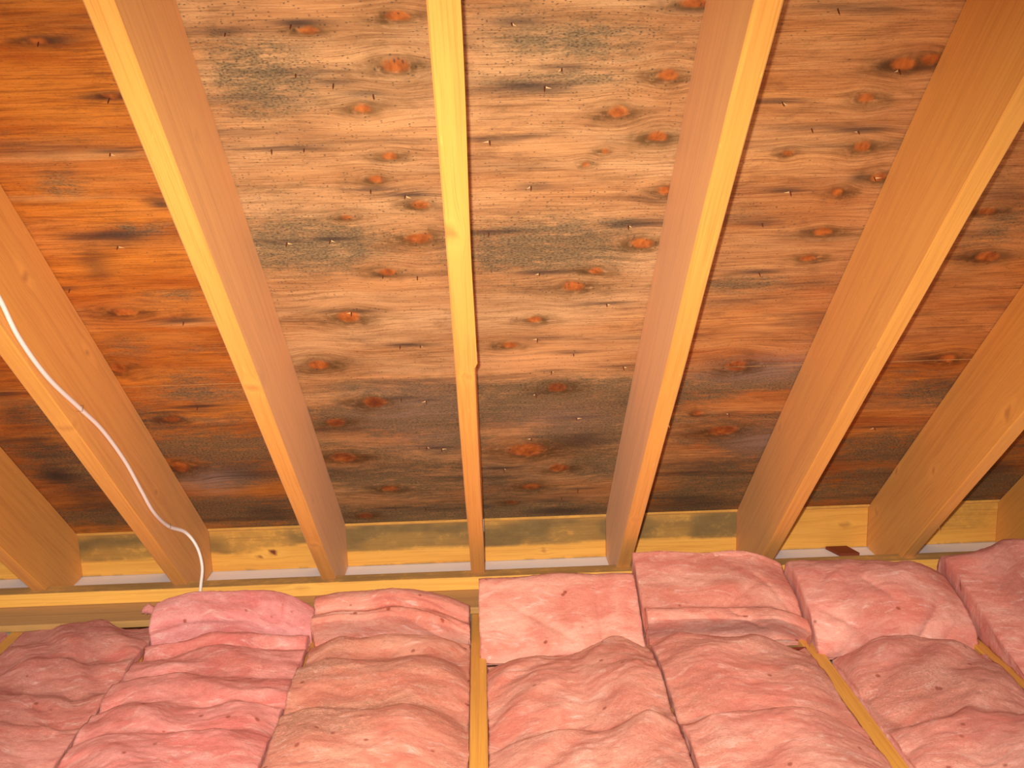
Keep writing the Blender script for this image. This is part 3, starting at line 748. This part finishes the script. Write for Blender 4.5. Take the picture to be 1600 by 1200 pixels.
BATTS = [{'name': 'insulation_batt',
  'x0': -1.6345,
  'x1': -1.2731,
  'prof': [(2.47, -1.115), (2.46, -1.105), (2.4, -1.095), (2.2, -1.09), (1.9, -1.085), (1.3, -1.09)],
  'label': 'sliver of pink batt in the left edge of the picture, beyond the corner joist',
  'seed': 1,
  'zl': 0.015,
  'zr': 0.02,
  'tint': (0.85, 0.72, 0.74),
  'dust': 0.5},
 {'name': 'insulation_batt',
  'x0': -1.2321,
  'x1': -0.8665,
  'prof': [(2.474, -1.115),
           (2.472, -1.105),
           (2.4473, -1.092),
           (2.3362, -1.078),
           (2.2535, -1.098),
           (2.2206, -1.078),
           (2.106, -1.1),
           (2.0659, -1.075),
           (1.9526, -1.09),
           (1.9259, -1.07),
           (1.7835, -1.08),
           (1.3, -1.09)],
  'label': 'dull reddish pink batt in the lower left corner',
  'seed': 2,
  'zl': 0.04,
  'zr': 0.012,
  'pl': 2.2,
  'pr': 3,
  'inr': -0.8835,
  'tint': (0.86, 0.68, 0.7),
  'dust': 0.45,
  'steer': -1.0},
 {'name': 'insulation_batt',
  'x0': -0.862,
  'x1': -0.4574,
  'prof': [(2.462, -1.12), (2.462, -1.05), (2.43, -1.01), (2.438, -1.0), (2.4005, -1.012), (2.3657, -1.04), (2.3678, -1.1), (2.3678, -1.13)],
  'label': 'bright magenta pink batt end standing up where the white cable drops',
  'seed': 3,
  'zl': 0.022,
  'zr': 0.055,
  'pl': 2.5,
  'pr': 2,
  'tint': (1.0, 0.8, 0.95),
  'dust': 0.1,
  'zbase': -1.135,
  'amp': 0.45,
  'bow': -0.02,
  'creases': [(0.2, 0.1, 0.45, 0.8, 0.012, 0.01), (0.5, 0.3, 0.9, 0.9, 0.012, 0.009), (-0.6, 0.15, 0.5, 0.3, 0.006, 0.01), (0.7, 0.5, 0.6, 1.0, 0.012, 0.008)]},
 {'name': 'insulation_batt',
  'x0': -0.8595,
  'x1': -0.4574,
  'prof': [(2.3178, -1.112),
           (2.3158, -1.072),
           (2.2909, -1.06),
           (2.2694, -1.09),
           (2.2348, -1.068),
           (2.1628, -1.068),
           (2.124, -1.088),
           (2.0895, -1.062),
           (2.017, -1.062),
           (1.9909, -1.084),
           (1.9577, -1.058),
           (1.8816, -1.06),
           (1.8586, -1.078),
           (1.8345, -1.058),
           (1.7278, -1.064),
           (1.3, -1.07)],
  'label': 'long magenta pink batt with crosswise folds, left of the orange-pink one',
  'seed': 4,
  'zl': 0.016,
  'zr': 0.016,
  'pl': 3,
  'pr': 4,
  'inl': -0.8425,
  'inr': -0.4744,
  'tint': (1.0, 0.76, 0.84),
  'dust': 0.4,
  'steer': -0.6},
 {'name': 'insulation_batt',
  'x0': -0.4504,
  'x1': -0.0595,
  'prof': [(2.462, -1.12),
           (2.462, -1.06),
           (2.42, -1.015),
           (2.3923, -1.003),
           (2.3634, -1.008),
           (2.3655, -1.04),
           (2.3211, -1.022),
           (2.3084, -1.035),
           (2.3308, -1.095),
           (2.3308, -1.13)],
  'label': 'pinched batt end in two layers, directly left of the middle joist',
  'seed': 5,
  'zl': 0.008,
  'zr': 0.05,
  'pl': 6,
  'pr': 2.2,
  'tint': (1.0, 0.88, 0.82),
  'dust': 0.35,
  'zbase': -1.135,
  'amp': 0.4,
  'creases': [(-0.2, 0.15, 1.0, 0.55, 0.012, 0.009), (0.1, 0.1, 1.0, 0.35, 0.01, 0.007), (0.0, 0.5, 1.0, 0.95, 0.01, 0.009), (-1, 0.45, 0.3, 0.5, 0.006, 0.008)]},
 {'name': 'insulation_batt',
  'x0': -0.4504,
  'x1': -0.058,
  'prof': [(2.2858, -1.112),
           (2.2838, -1.08),
           (2.2423, -1.068),
           (2.1695, -1.088),
           (2.1157, -1.056),
           (2.0498, -1.052),
           (1.9927, -1.06),
           (1.9358, -1.078),
           (1.9142, -1.06),
           (1.8276, -1.062),
           (1.6995, -1.066),
           (1.3, -1.07)],
  'label': 'brownish orange-pink batt left of the bare middle joist',
  'seed': 6,
  'zl': 0.016,
  'zr': 0.055,
  'pl': 3,
  'pr': 3.2,
  'inl': -0.4334,
  'tint': (1.0, 0.88, 0.76),
  'dust': 0.9},
 {'name': 'insulation_batt',
  'x0': -0.0335,
  'x1': 0.3685,
  'prof': [(2.462, -1.12), (2.462, -1.03), (2.44, -0.995), (2.4089, -0.985), (2.3961, -0.992), (2.3426, -1.03), (2.2245, -1.104), (2.2245, -1.13)],
  'label': 'smooth flat batt face standing upright below the middle rafter',
  'seed': 7,
  'zl': 0.004,
  'zr': 0.004,
  'pl': 14,
  'pr': 14,
  'tint': (1.06, 1.0, 0.95),
  'dust': 0.05,
  'zbase': -1.135,
  'amp': 0.3,
  'creases': [(0.5, 0.0, 0.5, 1.0, 0.01, 0.008), (-0.7, 0.25, 0.35, 0.95, 0.009, 0.01), (-0.9, 0.5, -0.3, 0.9, 0.004, 0.01)]},
 {'name': 'insulation_batt',
  'x0': -0.017,
  'x1': 0.3685,
  'prof': [(2.1795, -1.112),
           (2.1775, -1.078),
           (2.1672, -1.066),
           (2.1183, -1.058),
           (1.9929, -1.056),
           (1.9086, -1.07),
           (1.834, -1.088),
           (1.7983, -1.06),
           (1.7304, -1.058),
           (1.6616, -1.062),
           (1.3, -1.07)],
  'label': 'arched pink batt right of the bare middle joist',
  'seed': 8,
  'zl': 0.04,
  'zr': 0.01,
  'pl': 2.4,
  'pr': 6,
  'inr': 0.3515,
  'tint': (1.0, 0.88, 0.82),
  'dust': 0.6,
  'yskew': 0.015,
  'steer': 0.8},
 {'name': 'insulation_batt',
  'x0': 0.3725,
  'x1': 0.7696,
  'prof': [(2.462, -1.12),
           (2.462, -1.0),
           (2.45, -0.965),
           (2.4712, -0.955),
           (2.4367, -0.972),
           (2.3335, -1.0),
           (2.2766, -1.035),
           (2.2398, -1.012),
           (2.2099, -1.03),
           (2.2634, -1.1),
           (2.2634, -1.13)],
  'label': 'tallest pink batt end, stepped in two tiers, covering the white strip',
  'seed': 9,
  'zl': 0.0,
  'zr': 0.042,
  'pl': 8,
  'pr': 2.6,
  'tint': (1.0, 0.88, 0.84),
  'dust': 0.3,
  'zbase': -1.135,
  'amp': 0.45,
  'creases': [(-0.1, 0.55, 0.6, 0.3, 0.008, 0.01), (0.0, 0.62, 0.5, 0.85, 0.012, 0.009), (0.5, 0.2, 0.9, 0.5, 0.006, 0.01)]},
 {'name': 'insulation_batt',
  'x0': 0.3755,
  'x1': 0.7531,
  'prof': [(2.2084, -1.112),
           (2.2064, -1.067),
           (2.1416, -1.055),
           (2.0207, -1.058),
           (1.9206, -1.073),
           (1.8543, -1.09),
           (1.8055, -1.055),
           (1.7273, -1.055),
           (1.6307, -1.062),
           (1.3, -1.07)],
  'label': 'humped pink batt in front of the two-tiered one, left of the diagonal joist strip',
  'seed': 10,
  'zl': 0.014,
  'zr': 0.056,
  'pl': 5,
  'pr': 2.4,
  'inl': 0.3925,
  'tint': (1.0, 0.84, 0.8),
  'dust': 0.6,
  'steer': 0.5},
 {'name': 'insulation_batt',
  'x0': 0.7746,
  'x1': 1.1728,
  'prof': [(2.462, -1.12), (2.462, -1.02), (2.44, -0.985), (2.3803, -0.975), (2.3329, -0.982), (2.2577, -1.01), (2.2052, -1.045), (2.1816, -1.1), (2.1816, -1.13)],
  'label': 'pink batt end sloping below the small dark red block',
  'seed': 11,
  'zl': 0.008,
  'zr': 0.045,
  'pl': 5,
  'pr': 2.4,
  'tint': (1.0, 0.86, 0.86),
  'dust': 0.2,
  'zbase': -1.135,
  'amp': 0.6,
  'steer': 1.2,
  'creases': [(0.2, 0.95, 0.75, 0.35, 0.014, 0.012), (-0.9, 0.5, -0.1, 0.98, 0.012, 0.012), (0.5, 0.95, 0.95, 0.5, 0.009, 0.01), (-0.2, 0.2, 0.1, 0.5, 0.008, 0.01)]},
 {'name': 'insulation_batt',
  'x0': 0.7941,
  'x1': 1.1583,
  'prof': [(2.1316, -1.112),
           (2.1296, -1.08),
           (2.1223, -1.068),
           (2.0676, -1.062),
           (1.9611, -1.068),
           (1.8961, -1.078),
           (1.8418, -1.09),
           (1.7978, -1.058),
           (1.7038, -1.06),
           (1.6062, -1.066),
           (1.3, -1.07)],
  'label': 'wide shaded pink batt right of the diagonal joist strip',
  'seed': 12,
  'zl': 0.045,
  'zr': 0.045,
  'pl': 2.6,
  'pr': 3,
  'tint': (0.96, 0.8, 0.8),
  'dust': 0.7,
  'steer': 0.8},
 {'name': 'insulation_batt',
  'x0': 1.1798,
  'x1': 1.5615,
  'prof': [(2.448, -1.11),
           (2.448, -1.0),
           (2.43, -0.955),
           (2.3965, -0.945),
           (2.3574, -0.965),
           (2.2186, -1.01),
           (2.0792, -1.06),
           (1.9447, -1.085),
           (1.9218, -1.07),
           (1.7924, -1.075),
           (1.3, -1.08)],
  'label': 'raised pink batt at the right edge of the picture',
  'seed': 13,
  'zl': 0.02,
  'zr': 0.03,
  'pl': 3,
  'pr': 3,
  'inl': 1.1993,
  'tint': (0.96, 0.78, 0.8),
  'dust': 0.45,
  'steer': 0.6,
  'amp': 0.6}]
for b in BATTS:
    ob = batt(**b)
    ob['group'] = 'pink fibreglass batts'

# a loose tuft pulled out of the bright magenta piece
tg = next(o for o in COL.objects if o.get('label', '').startswith('bright magenta'))
rr = random.Random(4); V = []; F = []
base = np.array([-0.8827, 2.4508, -1.06])
nr, ns_ = 9, 12
for i in range(nr):
    a = i / (nr - 1); rad = 0.013 * math.sin(math.pi * (0.08 + 0.90 * a)) ** 0.7
    for j in range(ns_):
        t_ = 2 * math.pi * j / ns_
        w = 1 + 0.5 * (rr.random() - 0.5)
        V.append(base + np.array([-0.030 + 0.05 * a, rad * w * math.cos(t_), rad * w * math.sin(t_) + 0.006 * math.sin(a * 5)]))
for i in range(nr - 1):
    for j in range(ns_):
        F.append([i * ns_ + j, i * ns_ + (j + 1) % ns_, (i + 1) * ns_ + (j + 1) % ns_, (i + 1) * ns_ + j])
F += [[j for j in range(ns_)][::-1], [(nr - 1) * ns_ + j for j in range(ns_)]]
mk('tuft', V, F, M_PINK, tg, dict(gco=np.array(V) * 1.3, dust=np.full(len(V), 0.2)), color=(0.95, 0.75, 0.85, 1))

# ------------------------------------------------------------------ cable and staples
CAB = [
 (-0.8385, 1.4488, 0.1038), (-0.8385, 1.5708, 0.0063), (-0.8385, 1.6474, -0.0658),
 (-0.8385, 1.6984, -0.1112), (-0.8385, 1.7509, -0.1687), (-0.8385, 1.8038, -0.2442),
 (-0.8385, 1.9007, -0.3358), (-0.8385, 2.0312, -0.4255), (-0.8385, 2.135, -0.4975),
 (-0.8385, 2.2453, -0.5979), (-0.8385, 2.3276, -0.693), (-0.8385, 2.3993, -0.7737),
 (-0.8385, 2.4972, -0.8451), (-0.8186, 2.57, -0.8895), (-0.7932, 2.575, -0.9342),
 (-0.7813, 2.565, -0.9858), (-0.7861, 2.555, -1.0329), (-0.7916, 2.55, -1.0712)]
def tube(pts, r, name, mat, flat=1.0, sub=10, **kw):
    P = np.array(pts, float)
    out = []
    for i in range(len(P) - 1):
        p0 = P[max(i - 1, 0)]; p1 = P[i]; p2 = P[i + 1]; p3 = P[min(i + 2, len(P) - 1)]
        for k in range(sub):
            t = k / sub
            out.append(0.5 * ((2 * p1) + (-p0 + p2) * t + (2 * p0 - 5 * p1 + 4 * p2 - p3) * t * t + (-p0 + 3 * p1 - 3 * p2 + p3) * t ** 3))
    out.append(P[-1]); out = np.array(out)
    V = []; n = 10
    for i, p in enumerate(out):
        tg_ = out[min(i + 1, len(out) - 1)] - out[max(i - 1, 0)]; tg_ /= np.linalg.norm(tg_)
        a = np.cross(tg_, [1.0, 0, 0]); a /= np.linalg.norm(a); b = np.cross(tg_, a)
        for j in range(n):
            th = 2 * math.pi * j / n
            V.append(p + r * (a * math.cos(th) * flat + b * math.sin(th)))
    F = [[i * n + j, i * n + (j + 1) % n, (i + 1) * n + (j + 1) % n, (i + 1) * n + j] for i in range(len(out) - 1) for j in range(n)]
    F += [[j for j in range(n)][::-1], [(len(out) - 1) * n + j for j in range(n)]]
    return mk(name, V, F, mat, **kw)
cable = tube(CAB, 0.0042, 'electrical_cable', M_CABLE, 1.25, label='white electrical cable running down the side of a rafter', cat='cable')
for idx in [7, 12]:
    p = np.array(CAB[idx]); q = np.array(CAB[idx + 1]); t_ = (q - p) / np.linalg.norm(q - p)
    a = np.cross(t_, [1.0, 0, 0]); a /= np.linalg.norm(a)
    w = 0.0068; xo = RX['L2'] + 0.0188
    path = [p + a * w, p + a * w, p - a * w, p - a * w]
    path = [np.array([xo, path[0][1], path[0][2]]), path[1] + np.array([0.0055, 0, 0]), path[2] + np.array([0.0055, 0, 0]), np.array([xo, path[3][1], path[3][2]])]
    V = []
    for c in path:
        for d1 in (-1, 1):
            for d2 in (-1, 1):
                V.append(c + t_ * d1 * 0.0009 + np.array([d2 * 0.0006, 0, 0]))
    F = []
    for i in range(3):
        o_ = i * 4
        F += [[o_, o_ + 1, o_ + 5, o_ + 4], [o_ + 1, o_ + 3, o_ + 7, o_ + 5], [o_ + 3, o_ + 2, o_ + 6, o_ + 7], [o_ + 2, o_, o_ + 4, o_ + 6]]
    F += [[0, 2, 3, 1], [12, 13, 15, 14]]
    mk('staple', V, F, M_STAPLE, cable, shade=False)
